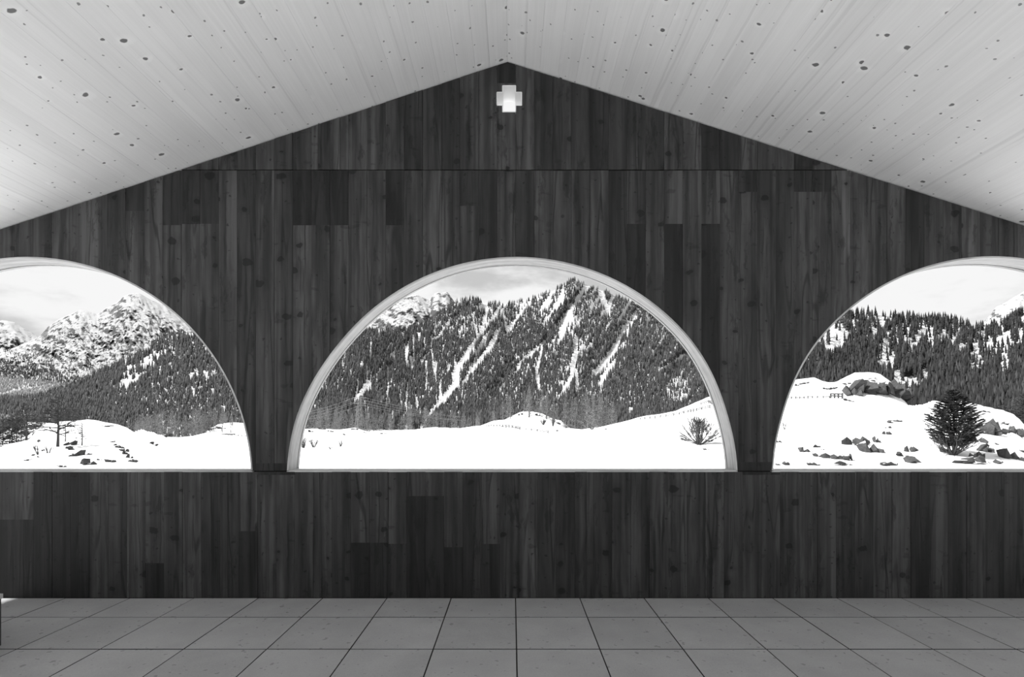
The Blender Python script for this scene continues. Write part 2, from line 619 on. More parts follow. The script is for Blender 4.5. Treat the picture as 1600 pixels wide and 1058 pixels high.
# arch linings, their drip seam and the sills
for a in ARCHES:
    inn, out = arch_outline(a, 0.0, 72), arch_outline(a, LIN, 72)
    for nm, y0, y1, mat, rec in (('arch_lining', D - 0.003, D + 0.150, 'lining', 0), ('arch_seam', D + 0.150, D + 0.166, 'seam', 1), ('arch_rim', D + 0.166, D + T + 0.004, 'lining', 0)):
        mb = MB()
        for i in range(len(inn)):
            p, q = inn[i], out[i]
            if rec:
                p = (p[0] * .4 + q[0] * .6, p[1] * .4 + q[1] * .6)
            mb.v += [(p[0], y0, p[1]), (q[0], y0, q[1]), (q[0], y1, q[1]), (p[0], y1, p[1])]
            if i:
                k = 4 * i - 4
                mb.f += [(k + 3, k + 7, k + 4, k), (k, k + 4, k + 5, k + 1), (k + 2, k + 6, k + 7, k + 3), (k + 1, k + 5, k + 6, k + 2)]
        mb.f += [(0, 1, 2, 3), (len(mb.v) - 1, len(mb.v) - 2, len(mb.v) - 3, len(mb.v) - 4)]
        obj(nm, mb.mesh(nm), mat, wall)
    xa, xb = inn[0][0], inn[-1][0]
    mb = MB()
    mb.box((xa - LIN, D - 0.003, SILL - 0.006), (xb + LIN, D + 0.150, SILL + 0.008))
    obj('sill', mb.mesh('sill'), 'lining', wall)
    mb = MB()
    mb.box((xa - LIN, D + 0.150, SILL - 0.006), (xb + LIN, D + T + 0.02, SILL + 0.003))
    obj('sill_edge', mb.mesh('sill_edge'), 'lining', wall)

# pale lining of the cross opening
mb = MB()
n = len(CROSS)
for i in range(n):
    p, q = CROSS[i], CROSS[(i + 1) % n]
    mb.quad((p[0], D - 0.002, p[1]), (q[0], D - 0.002, q[1]), (q[0], D + T, q[1]), (p[0], D + T, p[1]))
me = mb.mesh('cross_lining')
cl = obj('cross_lining', me, 'white', wall)
md = cl.modifiers.new('thickness', 'SOLIDIFY')
md.thickness = 0.006
md.offset = 0.0

# ------------------------------------------------------------------ roof / ceiling
YB = -2.4                      # the open rear edge of the roof
EAVE = 5.85
mb = MB()
prof = [(-EAVE, roof_z(-EAVE)), (RIDGE_X, RIDGE_Z), (EAVE, roof_z(EAVE))]
ye = D + T + 0.01
for (x0, z0), (x1, z1) in zip(prof[:-1], prof[1:]):
    k = len(mb.v)
    a, b = 0.024, 0.22
    mb.v += [(x0, YB, z0 + a), (x1, YB, z1 + a), (x1, ye, z1 + a), (x0, ye, z0 + a), (x0, YB, z0 + b), (x1, YB, z1 + b), (x1, ye, z1 + b), (x0, ye, z0 + b)]
    mb.f += [tuple(k + i for i in q) for q in ((0, 3, 2, 1), (4, 5, 6, 7), (0, 1, 5, 4), (1, 2, 6, 5), (2, 3, 7, 6), (3, 0, 4, 7))]
ceiling = obj('ceiling', mb.mesh('ceiling'), 'joint')
tag(ceiling, 'pale knotty spruce boards lining the inside of pitched roof', kind='structure')
PW = 0.146
rng = random.Random(5)
for side in (-1, 1):
    sl = SL_L if side < 0 else SL_R
    ux = 1 / math.hypot(1, sl)
    i = 0
    s = 0.0
    while True:
        w = PW * rng.choice([.8, 1., 1., 1.15])
        x0, x1 = RIDGE_X + side * s * ux, RIDGE_X + side * (s + w) * ux
        s += w
        if abs(x1) > EAVE:
            break
        g = 0.0004
        xa, xb = sorted((x0 + side * g, x1 - side * g))
        dz = rng.uniform(0, 0.0008)
        ends = [YB, D + T + 0.01]
        mb = MB()
        za, zb = roof_z(xa) + dz, roof_z(xb) + dz
        y0, y1 = ends
        mb.v += [(xa, y0, za), (xb, y0, zb), (xb, y1, zb), (xa, y1, za), (xa, y0, za + .025), (xb, y0, zb + .025), (xb, y1, zb + .025), (xa, y1, za + .025)]
        mb.f += [(0, 3, 2, 1), (4, 5, 6, 7), (0, 1, 5, 4), (1, 2, 6, 5), (2, 3, 7, 6), (3, 0, 4, 7)]
        obj('plank', mb.mesh('plank'), 'ceiling', ceiling)

# ------------------------------------------------------------------ floor
mb = MB()
mb.box((-6.0, YB - 0.3, -0.5), (6.0, D + T + 0.15, -0.042))
floor = obj('floor', mb.mesh('floor'), 'joint')
tag(floor, 'grey square concrete paving tiles laid in straight rows', kind='structure')
TS = 0.4995
TX0 = X(805.5)
rows = [(D - 0.005, D - 0.39)]
y = D - 0.39
while y > YB:
    rows.append((y, y - TS))
    y -= TS
cache = {}
rng = random.Random(3)
for r, (ya, yb) in enumerate(rows):
    for c in range(-12, 12):
        w, h = TS - 0.007, (ya - yb) - 0.011
        key = round(h, 3)
        if key not in cache:
            m_ = MB()
            e = 0.0015
            x, q = w / 2, h / 2
            m_.v = [(-x, -q, -.045), (x, -q, -.045), (x, q, -.045), (-x, q, -.045), (-x, -q, -e), (x, -q, -e), (x, q, -e), (-x, q, -e),
                    (-x + e, -q + e, 0), (x - e, -q + e, 0), (x - e, q - e, 0), (-x + e, q - e, 0)]
            m_.f = [(0, 1, 5, 4), (1, 2, 6, 5), (2, 3, 7, 6), (3, 0, 4, 7), (4, 5, 9, 8), (5, 6, 10, 9), (6, 7, 11, 10), (7, 4, 8, 11), (8, 9, 10, 11)]
            tm = m_.mesh('tile')
            tm.materials.append(M['tile'])
            tm.materials.append(M['joint'])
            for pi in range(4):
                tm.polygons[pi].material_index = 1
            cache[key] = tm
        obj('tile', cache[key], 'tile', floor, (TX0 + (c + .5) * TS, (ya + yb) / 2, rng.uniform(-.0015, 0)))

# ------------------------------------------------------------------ bench end at the left edge
bench = empty('bench', (-4.3, 2.84, 0))
tag(bench, 'low dark bench with pale seat slab standing at the left frame edge', 'bench')
mb = MB()
mb.box((-4.3 - bench.location.x, -0.20, 0), (1.185, 0.20, 0.285))
obj('body', mb.mesh('bench_body'), 'bench', bench)
mb = MB()
mb.box((-0.6, -0.205, 0.285), (1.192, 0.205, 0.313))
obj('seat', mb.mesh('bench_seat'), 'benchtop', bench)

# ------------------------------------------------------------------ the snow ground outside
Y1 = [(-700, 705), (-100, 704), (0, 699), (8, 693.5), (27, 690), (45, 686), (58, 670), (72, 660), (89, 657), (117, 655.7), (137, 654.3), (151, 655.7), (165, 659),
      (184, 662), (199, 667), (207, 673), (222, 671.5), (238, 674), (253, 679.4), (265, 684.7), (279, 683.8), (299, 682), (319, 677), (332, 675.5), (359, 677),
      (390, 677), (440, 672), (470, 671), (490, 670), (505, 670), (530, 672), (555, 669), (575, 676), (600, 673), (640, 671), (680, 669), (720, 668), (750, 665),
      (770, 658), (790, 655), (823, 652), (848, 653), (862, 658), (884, 671), (909, 671), (935, 667.5), (960, 661.5), (1000, 653), (1040, 644.6), (1057, 641),
      (1082, 630.5), (1107, 620), (1150, 618), (1200, 620), (1232, 621.5), (1296, 621), (1312, 621.4), (1336, 625.4), (1361, 628.7), (1393, 630.7), (1418, 633.5),
      (1428, 634.7), (1455, 627), (1466, 626.5), (1503, 626.5), (1512, 627.8), (1532, 633.7), (1552, 638.4), (1569, 642), (1583, 647.6), (1593, 655), (1600, 664), (1700, 672), (2300, 675)]
D1 = [(-700, 45), (207, 45), (235, 65), (280, 110), (400, 120), (560, 130), (745, 110), (880, 105), (930, 120), (1040, 120), (1110, 120), (1200, 78), (1420, 70), (1455, 52), (1600, 46), (2300, 46)]
Y2 = [(-700, 700), (-60, 690), (0, 680), (20, 668), (40, 661), (70, 660), (110, 664), (200, 690), (310, 690), (325, 671), (340, 663.5), (365, 660), (395, 661), (440, 680), (740, 685), (790, 655),
      (813, 644), (829, 643), (848, 647), (864, 655.6), (877, 658), (895, 673), (960, 680), (1110, 660), (1205, 604), (1243, 594), (1271, 590.6), (1284, 595.7), (1295, 598.6), (1306, 597.6),
      (1319, 591), (1336, 583), (1359, 582), (1375, 584.8), (1388, 594), (1401, 604.6), (1410, 615), (1417, 625), (1430, 650), (1500, 665), (2300, 690)]
D0, YS = 22.0, 733.5


def ctrl(px):
    px = np.asarray(px, float)
    d1 = interp(px, D1)
    return d1, interp(px, Y1), d1 * 1.42, interp(px, Y2)


def ground_y(px, d):
    """image row at which the ground at bearing px and distance d is seen (before any hiding)"""
    d1, y1, d2, y2 = ctrl(px)
    w = (1 / D0 - 1 / d) / (1 / D0 - 1 / d1)
    a = YS + (y1 - YS) * w
    dm = d1 * 1.10
    ym = np.maximum(y1, y2) + 7
    w1 = np.clip((1 / d1 - 1 / d) / (1 / d1 - 1 / dm), 0, 1)
    b = y1 + (ym - y1) * w1
    w2 = np.clip((1 / dm - 1 / d) / (1 / dm - 1 / d2), 0, 1)
    w2 = w2 * w2 * (3 - 2 * w2)
    c = ym + (y2 - ym) * w2
    w3 = (d - d2) / d2
    e = y2 + w3 * 60
    return np.where(d <= d1, a, np.where(d <= dm, b, np.where(d <= d2, c, e)))


def ground_z(px, d):
    px, d = np.broadcast_arrays(np.asarray(px, float), np.asarray(d, float))
    dd = np.maximum(d, D0)
    z = EYE - (ground_y(px, dd) - HZ) * dd / F
    x = (px - 800) / F * d
    z = z + (fbm(x * .16 + 9, d * .11, 5) - .5) * 0.012 * np.clip(dd - 20, 0, 60)
    z = np.where(d < D0, z * np.clip((d - 4) / 18, 0, 1) + (-0.42) * (1 - np.clip((d - 4) / 18, 0, 1)), z)
    return z


def at_d(px, d):
    return Vector(((px - 800) / F * d, d, float(ground_z(px, d))))


def on_ground(px, y, second=False):
    """the ground point seen at pixel (px, y)"""
    d1, y1, d2, y2 = [float(v) for v in ctrl(px)]
    lo, hi = (d1 * 1.12, d2) if second else (D0 * .8, d1)
    best = None
    for i in range(400):
        d = 1 / (1 / lo + (1 / hi - 1 / lo) * i / 399)
        yy = HZ - (float(ground_z(px, d)) - EYE) / d * F
        if best is None or abs(yy - y) < best[0]:
            best = (abs(yy - y), d)
    return at_d(px, best[1])


pxs = np.arange(-700, 2301, 4.0)
ds = np.concatenate([np.geomspace(4.2, 20, 14), np.geomspace(21, 190, 150)])
P, Dg = np.meshgrid(pxs, ds)
V = np.stack([(P - 800) / F * Dg, Dg, ground_z(P, Dg)], -1).reshape(-1, 3)


def grid_faces(r, c):
    i, j = np.meshgrid(np.arange(r - 1), np.arange(c - 1), indexing='ij')
    a = (i * c + j).ravel()
    return np.stack([a, a + 1, a + c + 1, a + c], 1)


snow = obj('snow_field', mesh_of('snow_field', V, grid_faces(len(ds), len(pxs)), True), 'snow')
tag(snow, 'bright snow field rising to low mounds outside the arches', kind='structure')
mb = MB()
mb.quad((-160, -160, -.75), (160, -160, -.75), (160, 60, -.75), (-160, 60, -.75))
tag(obj('snow_ground', mb.mesh('snow_ground'), 'snow'), 'level snow around and behind the open pavilion', kind='structure')
mb = MB()
mb.quad((-9000, 150, -40), (9000, 150, -40), (9000, 9000, -40), (-9000, 9000, -40))
tag(obj('valley_ground', mb.mesh('valley_ground'), 'snow'), 'snowy valley floor hidden behind the snow mounds', kind='structure')


# ------------------------------------------------------------------ mountains
def seg_dist(px, y, poly):
    """distance in pixels to a polyline [(x, y, half width)] minus its half width there"""
    best = np.full(np.shape(px), 1e9)
    for (x0, y0, w0), (x1, y1, w1) in zip(poly[:-1], poly[1:]):
        dx, dy = x1 - x0, y1 - y0
        t = np.clip(((px - x0) * dx + (y - y0) * dy) / (dx * dx + dy * dy), 0, 1)
        d = np.hypot(px - x0 - t * dx, y - y0 - t * dy) - (w0 + (w1 - w0) * t)
        best = np.minimum(best, d)
    return best


class Mountain:
    """a slope given by its ridge line (bearing, elevation) and the distances of foot and ridge"""
    def __init__(s, p0, p1, step, sky, foot_d, ridge_d, foot_y, rows, power=1.0, relief=None, rough=0.0, seed=1):
        s.__dict__.update(locals())
        s.sky = [(a, HZ - b) for a, b in sky]

    def at(s, px, t):
        px, t = np.broadcast_arrays(np.asarray(px, float), np.asarray(t, float))
        es = interp(px, s.sky)
        ef = HZ - s.foot_y
        tc = np.clip(t, 0, 1)
        dr = s.ridge_d(px) if callable(s.ridge_d) else s.ridge_d
        d = s.foot_d + (dr - s.foot_d) * np.clip(t, 0, 2)
        e = ef + (es - ef) * tc ** s.power
        e = np.where(t > 1, es - (t - 1) * 260, e)
        mid = np.clip(4 * tc * (1 - tc), 0, 1)
        if s.relief:
            d = d + s.relief(px, HZ - e) * d * np.sqrt(mid)
        if s.rough:
            e = e + (np.abs(fbm((px + 55 * t) / 13 + 3, t * 7, s.seed, 5, .62) * 2 - 1) - .25) * s.rough * 1.7 * (0.2 + mid)
            d = d * (1 + (fbm((px + 70 * t) / 11, t * 8, s.seed + 4, 5, .66) - .5) * s.rough * .016 * mid)
        return np.stack([(px - 800) / F * d, d, EYE + e * d / F], -1), HZ - e

    def build(s, name, mat, label):
        pxs = np.arange(s.p0, s.p1 + .1, s.step)
        ts = np.concatenate([np.linspace(0, 1, s.rows), np.linspace(1, 1.35, 7)[1:]])
        P, Tt = np.meshgrid(pxs, ts)
        V, _ = s.at(P, Tt)
        o = obj(name, mesh_of(name, V.reshape(-1, 3), grid_faces(len(ts), len(pxs)), True), mat)
        tag(o, label, kind='structure')
        return o


GULLIES = [
    [(761.5, 480, 1.2), (758, 506, 2), (748, 526, 2.5), (739, 540, 3), (726, 560, 4), (712, 584, 5), (712, 604, 5.5), (692, 628, 4.5), (671, 650, 3)],
    [(739, 499, 1), (746, 526, 1.5)],
    [(777, 519, 2), (767, 543, 4), (746, 570, 3.5), (722, 601, 1)],
    [(704, 499, 1.5), (685, 529, 2), (675, 536, 1)], [(675, 548, 2), (658, 567, 1)],
    [(787, 495, 1), (792, 519, 2)], [(814, 492, 1.5), (793, 516, 2.2)],
    [(917, 444, 2.5), (902, 472, 2.5), (885, 495, 3), (872, 512, 1.2)],
    [(936, 455, 2.5), (950, 489, 3)], [(958, 458, 2), (951, 488, 2)],
    [(997, 485, 1), (977, 512, 1.8), (967, 533, 2.5), (957, 553, 5), (936, 580, 5.5), (923, 591, 1)],
    [(960, 567, 3.5), (943, 591, 4), (938, 608, 2)],
    [(851, 536, 2), (827, 557, 4), (807, 574, 2)], [(847, 546, 2), (838, 584, 2.4), (843, 611, 2)],
    [(900, 529, 3), (899, 560, 3), (892, 594, 3.5), (872, 625, 1.5)], [(900, 580, 2), (902, 608, 2.5)],
    [(1014, 499, 2), (1010, 514, 1)], [(1069, 557, 3), (1055, 567, 2.5), (1028, 580, 1)],
    [(830, 470, 1), (812, 492, 1.5)], [(880, 455, 1.5), (866, 485, 1.8), (850, 505, 1)], [(985, 472, 2), (968, 500, 2)],
    [(606, 575, 1.2), (606, 600, 1)], [(607, 600, 1.2), (603, 640, 1.2)], [(637, 600, 1), (634, 640, 1.4)], [(560, 600, 1.4), (552, 640, 1.2)],
    [(540, 545, 1), (538, 562, 2)], [(610, 560, 1.6), (618, 545, 1)], [(642, 560, 2), (644, 578, 1.5)], [(650, 620, 1), (653, 640, 2)],
]


def gully(px, y):
    best = np.full(np.shape(px), 1e9)
    for g in GULLIES:
        best = np.minimum(best, seg_dist(px, y, g))
    return best


def relief_m(px, y):
    u = px + 0.62 * (y - 440)
    rib = (fbm(u / 34.0, y / 160.0 + 3, 7, 3) - .5) * 0.22
    return rib + 0.02 * np.exp(-np.clip(gully(px, y), 0, 50) / 5.0)


SKY_M = [(300, 528), (380, 522), (450, 517), (500, 518), (570, 517), (620, 517), (650, 513), (670, 502), (690, 488), (705, 477), (720, 470), (740, 467), (755, 474), (763, 473), (790, 475),
         (800, 474), (830, 467), (860, 457), (880, 446), (895, 436), (905, 441), (925, 449), (950, 457), (985, 471), (1040, 500), (1100, 525), (1200, 555), (1350, 580)]
mt_m = Mountain(300, 1340, 3, SKY_M, 500, (lambda p: 1500 + 900 * np.clip((p - 560) / 240, 0, 1)), 672, 70, 1.0, relief_m, 2.0, 3)
mt_m.build('mountain', 'slope', 'steep forested mountain with snow gullies behind the middle arch')

SKY_F1 = [(430, 530), (500, 520), (560, 512), (575, 503), (590, 492), (605, 480), (620, 468), (635, 464), (650, 461), (662, 465), (672, 468), (679, 459), (685, 456), (690, 459), (698, 456), (704, 463), (712, 474), (740, 500), (800, 540)]
Mountain(430, 800, 2, SKY_F1, 4200, 6000, 620, 120, 1.0, None, 5.0, 21).build('mountain', 'peak', 'distant snowy rock peaks at the upper left of the middle arch')
SKY_B = [(-900, 520), (-500, 470), (-260, 545), (-100, 565), (0, 552), (30, 540), (55, 529), (65, 522), (75, 511), (95, 497), (115, 489), (125, 484), (136, 486), (152, 491), (170, 480), (185, 471), (195, 462), (205, 459),
         (218, 458), (235, 468), (262, 480), (300, 500), (400, 540)]
mt_b = Mountain(-900, 400, 2, SKY_B, 2600, 4600, 612, 150, 1.0, None, 6.5, 33)
mt_b.build('mountain', 'peak', 'broad snowy rock mountain filling the leftmost arch')
SKY_A = [(-900, 430), (-600, 500), (-300, 480), (-100, 490), (-20, 503), (5, 501), (22, 503), (40, 514), (60, 526), (110, 560), (160, 600)]
Mountain(-900, 160, 3, SKY_A, 5200, 7000, 600, 60, 1.0, None, 5.0, 45).build('mountain', 'peak', 'snowy far peak at the left edge of the leftmost arch')
SKY_F2 = [(1480, 540), (1535, 505), (1548, 492), (1556, 480), (1570, 473), (1585, 464), (1600, 455), (1660, 440), (1750, 470), (1900, 520)]
Mountain(1480, 1900, 2, SKY_F2, 4600, 6000, 620, 60, 1.0, None, 4.5, 57).build('mountain', 'peak', 'pale far peak at the right edge of the rightmost arch')
SKY_C = [(-900, 590), (-500, 620), (-300, 635), (60, 622), (110, 603), (140, 592), (165, 578), (190, 567), (212, 556), (225, 549), (240, 536), (250, 529), (262, 524), (285, 522), (310, 519), (350, 512), (420, 514), (480, 530), (560, 600)]
mt_c = Mountain(-900, 560, 3, SKY_C, 420, 1250, 684, 50, 0.95, None, 5.0, 61)
mt_c.build('hill', 'slope', 'dark forested hillside in the leftmost arch')
SKY_D = [(-900, 520), (-500, 545), (-300, 570), (-100, 580), (0, 590), (60, 596), (130, 606), (200, 625), (260, 650)]
mt_d = Mountain(-900, 260, 4, SKY_D, 700, 2100, 665, 36, 0.9, None, 4.0, 71)
mt_d.build('hill', 'slope', 'grey wooded lower slope at the left edge of the leftmost arch')
SKY_R = [(1100, 500), (1200, 495), (1280, 492), (1355, 491), (1400, 497), (1430, 500), (1450, 499), (1480, 502), (1510, 509), (1540, 515), (1560, 509), (1580, 498), (1600, 489), (1660, 470), (1800, 460), (2000, 470)]
mt_r = Mountain(1100, 2000, 4, SKY_R, 300, 820, 668, 46, 1.0, None, 5.0, 81)
mt_r.build('hill', 'slope', 'forested hillside with snow clearings behind the rightmost arch')


# ------------------------------------------------------------------ forests
def cone_tree(tiers, sides, rnd, width=.34, jag=0.25):
    """unit-height conifer of ragged cones, as numpy verts and triangles"""
    v, f = [], []
    for i in range(tiers):
        b = 0.04 + 0.90 * i / tiers * .92
        top = 1.0 if i == tiers - 1 else min(1.0, b + 1.55 / tiers)
        r = width / 2 * (1 - b) ** .85 * (1.0 if i else .92)
        n0 = len(v)
        v.append((0, 0, top))
        for k in range(sides):
            a = 2 * math.pi * (k + rnd.random() * .5 + i * .37) / sides
            q = r * (1 - jag * rnd.random()) * (1.12 if k % 2 else .74)
            v.append((q * math.cos(a), q * math.sin(a), b + rnd.uniform(-.02, .03)))
        for k in range(sides):
            f.append((n0, n0 + 1 + k, n0 + 1 + (k + 1) % sides))
    return np.array(v), np.array(f)


def forest(name, pts, hts, variants, mat, label, seed=0):
    r = np.random.default_rng(seed)
    Vs, Fs, Sh, off = [], [], [], 0
    pick = r.integers(0, len(variants), len(pts))
    for vi, (tv, tf) in enumerate(variants):
        idx = np.where(pick == vi)[0]
        if not len(idx):
            continue
        a = r.uniform(0, 6.283, len(idx))
        c, s_ = np.cos(a)[:, None], np.sin(a)[:, None]
        h = hts[idx][:, None]
        w = h * r.uniform(.8, 1.25, len(idx))[:, None]
        x = (tv[None, :, 0] * c - tv[None, :, 1] * s_) * w + pts[idx, 0:1]
        y = (tv[None, :, 0] * s_ + tv[None, :, 1] * c) * w + pts[idx, 1:2]
        z = tv[None, :, 2] * h + pts[idx, 2:3] - h * .03
        Vs.append(np.stack([x, y, z], -1).reshape(-1, 3))
        fs = tf[None] + (np.arange(len(idx)) * len(tv))[:, None, None] + off
        Fs.append(fs.reshape(-1, 3))
        off += len(idx) * len(tv)
        Sh.append(np.repeat(r.random(len(idx)) ** 2, len(tv)))
    o = obj(name, mesh_of(name, np.concatenate(Vs), np.concatenate(Fs), False, np.concatenate(Sh)), mat)
    tag(o, label, 'forest', kind='stuff')
    return o


def scatter(mt, n, p0, p1, seed, t0=0.0, t1=1.0):
    r = np.random.default_rng(seed)
    px = r.uniform(p0, p1, n)
    t = r.uniform(t0, t1, n)
    P, y = mt.at(px, t)
    return px, y, P, r


rv = random.Random(4)
FAR = [cone_tree(2, 5, rv, .36) for _ in range(4)]
MIDT = [cone_tree(3, 6, rv, .34) for _ in range(5)]

# middle mountain
px, y, P, r = scatter(mt_m, 62000, 300, 1330, 100)
u = px + .62 * (y - 440)
streak = fbm(u / 7.0, y / 34.0, 31, 3)
vert = fbm(px / 3.2, y / 26.0, 41, 2)
patch = fbm(u / 26, y / 40, 51, 3)
up = np.clip((560 - y) / 110, 0, 1) * np.clip((px - 720) / 120, 0, 1)
thr = 0.24 + .13 * up
p = np.clip((streak - thr) / .10, 0, 1) * np.clip((patch - (.14 + .10 * up)) / .08, .2, 1)
p = p * np.where((px < 740) & (y > 520), np.clip((vert - .24) / .1, 0, 1), 1)
p = np.where(((px - 1059) / 20) ** 2 + ((y - 611) / 20) ** 2 < 1, p * .35, p)
p = np.where(((px - 730) / 34) ** 2 + ((y - 510) / 18) ** 2 < 1, p * .55, p)
keep = (r.random(len(px)) < p) & (gully(px, y) > 0.6)
hts = r.uniform(13, 22, len(px)) * np.clip(P[:, 1] / 1500, .62, 1.15)
forest('conifer_forest', P[keep], hts[keep], FAR, 'hazyconifer', 'dense conifers covering the steep mountain behind the middle arch', 1)

# left hill, lower left slope and tree line of the left mountain
px, y, P, r = scatter(mt_c, 51000, -900, 560, 101)
bandc = seg_dist(px, y, [(268, 545, 4), (240, 562, 9), (205, 590, 13), (192, 607, 8)])
pc = fbm(px / 6, y / 5, 33, 3)
p = np.where(bandc < 0, np.clip((pc - .50) / .1, 0, .5), np.clip((pc - .26) / .08, 0, 1))
for cx, cy, rx, ry in ((330, 588, 14, 4), (300, 586, 5, 5), (300, 609, 4, 3), (212, 612, 3, 4)):
    p = np.where(((px - cx) / rx) ** 2 + ((y - cy) / ry) ** 2 < 1, p * .2, p)
keep = r.random(len(px)) < p
hts = r.uniform(9, 16, len(px)) * np.clip(P[:, 1] / 900, .5, 1.2)
forest('conifer_forest', P[keep], hts[keep], FAR, 'hazyconifer', 'dark conifers covering the hillside in the leftmost arch', 2)
px, y, P, r = scatter(mt_d, 48000, -900, 260, 102)
keep = (seg_dist(px, y, [(-20, 622, 2), (30, 610, 1.5), (80, 602, .8)]) > 0) & (r.random(len(px)) < np.clip((fbm(px / 7, y / 4, 35, 3) - .16) / .1, 0, 1))
forest('larch_forest', P[keep], r.uniform(9, 15, keep.sum()), FAR, 'larch', 'grey leafless wood on the low slope at the left frame edge', 3)
px, y, P, r = scatter(mt_b, 52000, -900, 400, 103)
lim = interp(px, [(-260, 560), (0, 552), (30, 548), (60, 556), (100, 566), (150, 575), (260, 560)])
p = np.clip((y - lim + (fbm(px / 9, y / 9, 37, 4) - .5) * 60) / 30, 0, .9)
keep = r.random(len(px)) < p
forest('conifer_forest', P[keep], r.uniform(16, 24, keep.sum()), FAR, 'hazyconifer', 'tree line on the foot of the snowy rock mountain', 4)

# right hillside: the nearest conifers singly, the rest as one wood
px, y, P, r = scatter(mt_r, 19000, 1100, 2000, 104, 0.03, 1.0)
CLEAR = [(1300, 530, 26, 26), (1380, 500, 14, 10), (1385, 566, 16, 20), (1526, 568, 12, 24), (1571, 570, 7, 28), (1402, 600, 8, 22), (1420, 608, 22, 18), (1444, 592, 6, 16), (1608, 500, 16, 10),
         (1505, 545, 6, 16), (1550, 552, 14, 8)]
p = np.ones(len(px))
hts_s = 1.0
pr = fbm(px / 7, y / 9, 39, 3)
sp = (y > 512) & (y < 548) & (px > 1340)
p = np.where(sp, np.clip((pr - .44) / .12, .05, .8), p)
p = np.where((px < 1400) & (y > 500) & (y < 530), np.clip((pr - .36) / .12, .15, .9), p)
foot_c = np.zeros(len(px), bool)
hts = r.uniform(9, 19, len(px))
for cx, cy, rx, ry in CLEAR:
    p = np.where(((px - cx) / rx) ** 2 + ((y - cy) / ry) ** 2 < 1, p * .10, p)
keep = r.random(len(px)) < p
px, y, P, hts = px[keep], y[keep], P[keep], hts[keep]
vis = (px > 1205) & (px < 1640) & (y < 650)
order = np.argsort(np.where(vis, P[:, 1], 1e9))
big = order[:290]
rest = np.setdiff1d(np.arange(len(px)), big)
forest('conifer_forest', P[rest], hts[rest], MIDT, 'conifer', 'farther conifers of the wooded hillside behind the rightmost arch', 5)
SINGLE = []
for i in range(5):
    tv, tf = cone_tree(6, 9, rv, .32, .3)
    SINGLE.append(mesh_of('conifer', tv, tf, False))
rr = random.Random(8)
for i in big:
    h = float(hts[i])
    q = P[i]
    o = obj('conifer', SINGLE[rr.randrange(5)], 'conifer', None, (float(q[0]), float(q[1]), float(q[2]) - .3), rr.uniform(0, 6.28), (h * rr.uniform(.85, 1.2), h * rr.uniform(.85, 1.2), h))
    tag(o, 'dark slender conifer among the nearer trees of the hillside in the rightmost arch', 'tree', 'nearer conifers of the right hillside')


# bare larches
def larch_mesh(seed, n=230, width=.42, power=.8, thick=.0065):
    r_ = random.Random(seed)
    mb = MB()
    mb.stick((0, 0, 0), (0, 0, 1), .012, .002, 4)
    for i in range(n):
        t = r_.random() ** .9
        z = .10 + .88 * t
        a = r_.uniform(0, 6.283)
        L = width / 2 * (1 - t) ** power * r_.uniform(.5, 1.1) + .02
        p0 = Vector((0, 0, z)) + Vector((math.cos(a), math.sin(a), 0)) * L * r_.uniform(0, .6)
        a += r_.uniform(-.6, .6)
        p1 = p0 + Vector((math.cos(a) * L * .6, math.sin(a) * L * .6, r_.uniform(-.01, .07)))
        wv = Vector((-math.sin(a), math.cos(a), r_.uniform(-.8, .8))) * thick
        mb.tri(p0 - wv, p0 + wv, p1)
    return mb.mesh('bare_larch')


LARCH = [larch_mesh(i) for i in range(4)]
ROUND = [larch_mesh(9, 300, .75, .45), larch_mesh(10, 300, .7, .4)]
DARKL = [larch_mesh(20 + i, 260, .8, .45, .012) for i in range(4)]
rr = random.Random(14)


def larch(px, d, hpx, meshes, label, group, mat='larch'):
    p = at_d(px, d)
    h = hpx * d / F
    o = obj('bare_larch', meshes[rr.randrange(len(meshes))], mat, None, (p.x, p.y, p.z - .05 * h), rr.uniform(0, 6.28), (h * rr.uniform(.9, 1.3), h * rr.uniform(.9, 1.3), h))
    tag(o, label, 'tree', group)


for i in range(120):
    px = rr.uniform(474, 965)
    d1, y1, d2, y2 = [float(v) for v in ctrl(px)]
    d = d1 * rr.uniform(1.06, 1.5)
    base = float(HZ - (float(ground_z(px, d)) - EYE) / d * F)
    top = interp(px, [(470, 640), (560, 645), (640, 640), (690, 650), (740, 655), (770, 640), (800, 617), (830, 610), (870, 625), (910, 620), (940, 615), (965, 645)])
    h = base - float(top) - rr.uniform(-14, 6)
    if h < 12:
        continue
    larch(px, d, h, LARCH, 'grey leafless larch in the belt of bare trees behind the snow of the middle arch', 'bare larches behind the middle snow field')
for i in range(60):
    px = rr.uniform(200, 400)
    d = float(ctrl(px)[0]) * rr.uniform(1.1, 1.5)
    base = float(HZ - (float(ground_z(px, d)) - EYE) / d * F)
    top = float(interp(px, [(200, 655), (225, 645), (260, 640), (300, 640), (320, 634), (350, 638), (400, 645)])) + rr.uniform(-4, 12)
    if base - top < 12:
        continue
    larch(px, d, base - top, LARCH + ROUND[:1], 'pale grey leafless larch in the belt of bare trees behind the leftmost arch snow', 'bare larches behind the left snow field')
for i in range(34):
    px = rr.uniform(-25, 78) if i % 3 else rr.uniform(78, 125)
    d = float(ctrl(px)[0]) * rr.uniform(1.1, 1.42)
    base = float(HZ - (float(ground_z(px, d)) - EYE) / d * F)
    top = float(interp(px, [(-25, 650), (40, 648), (120, 640)])) + rr.uniform(-8, 8)
    if base - top < 8:
        continue
    larch(px, d, base - top, DARKL, 'leafless grey tree on the rocky slope behind the left snow mound', 'bare trees on the rocky slope at the left', 'darklarch')
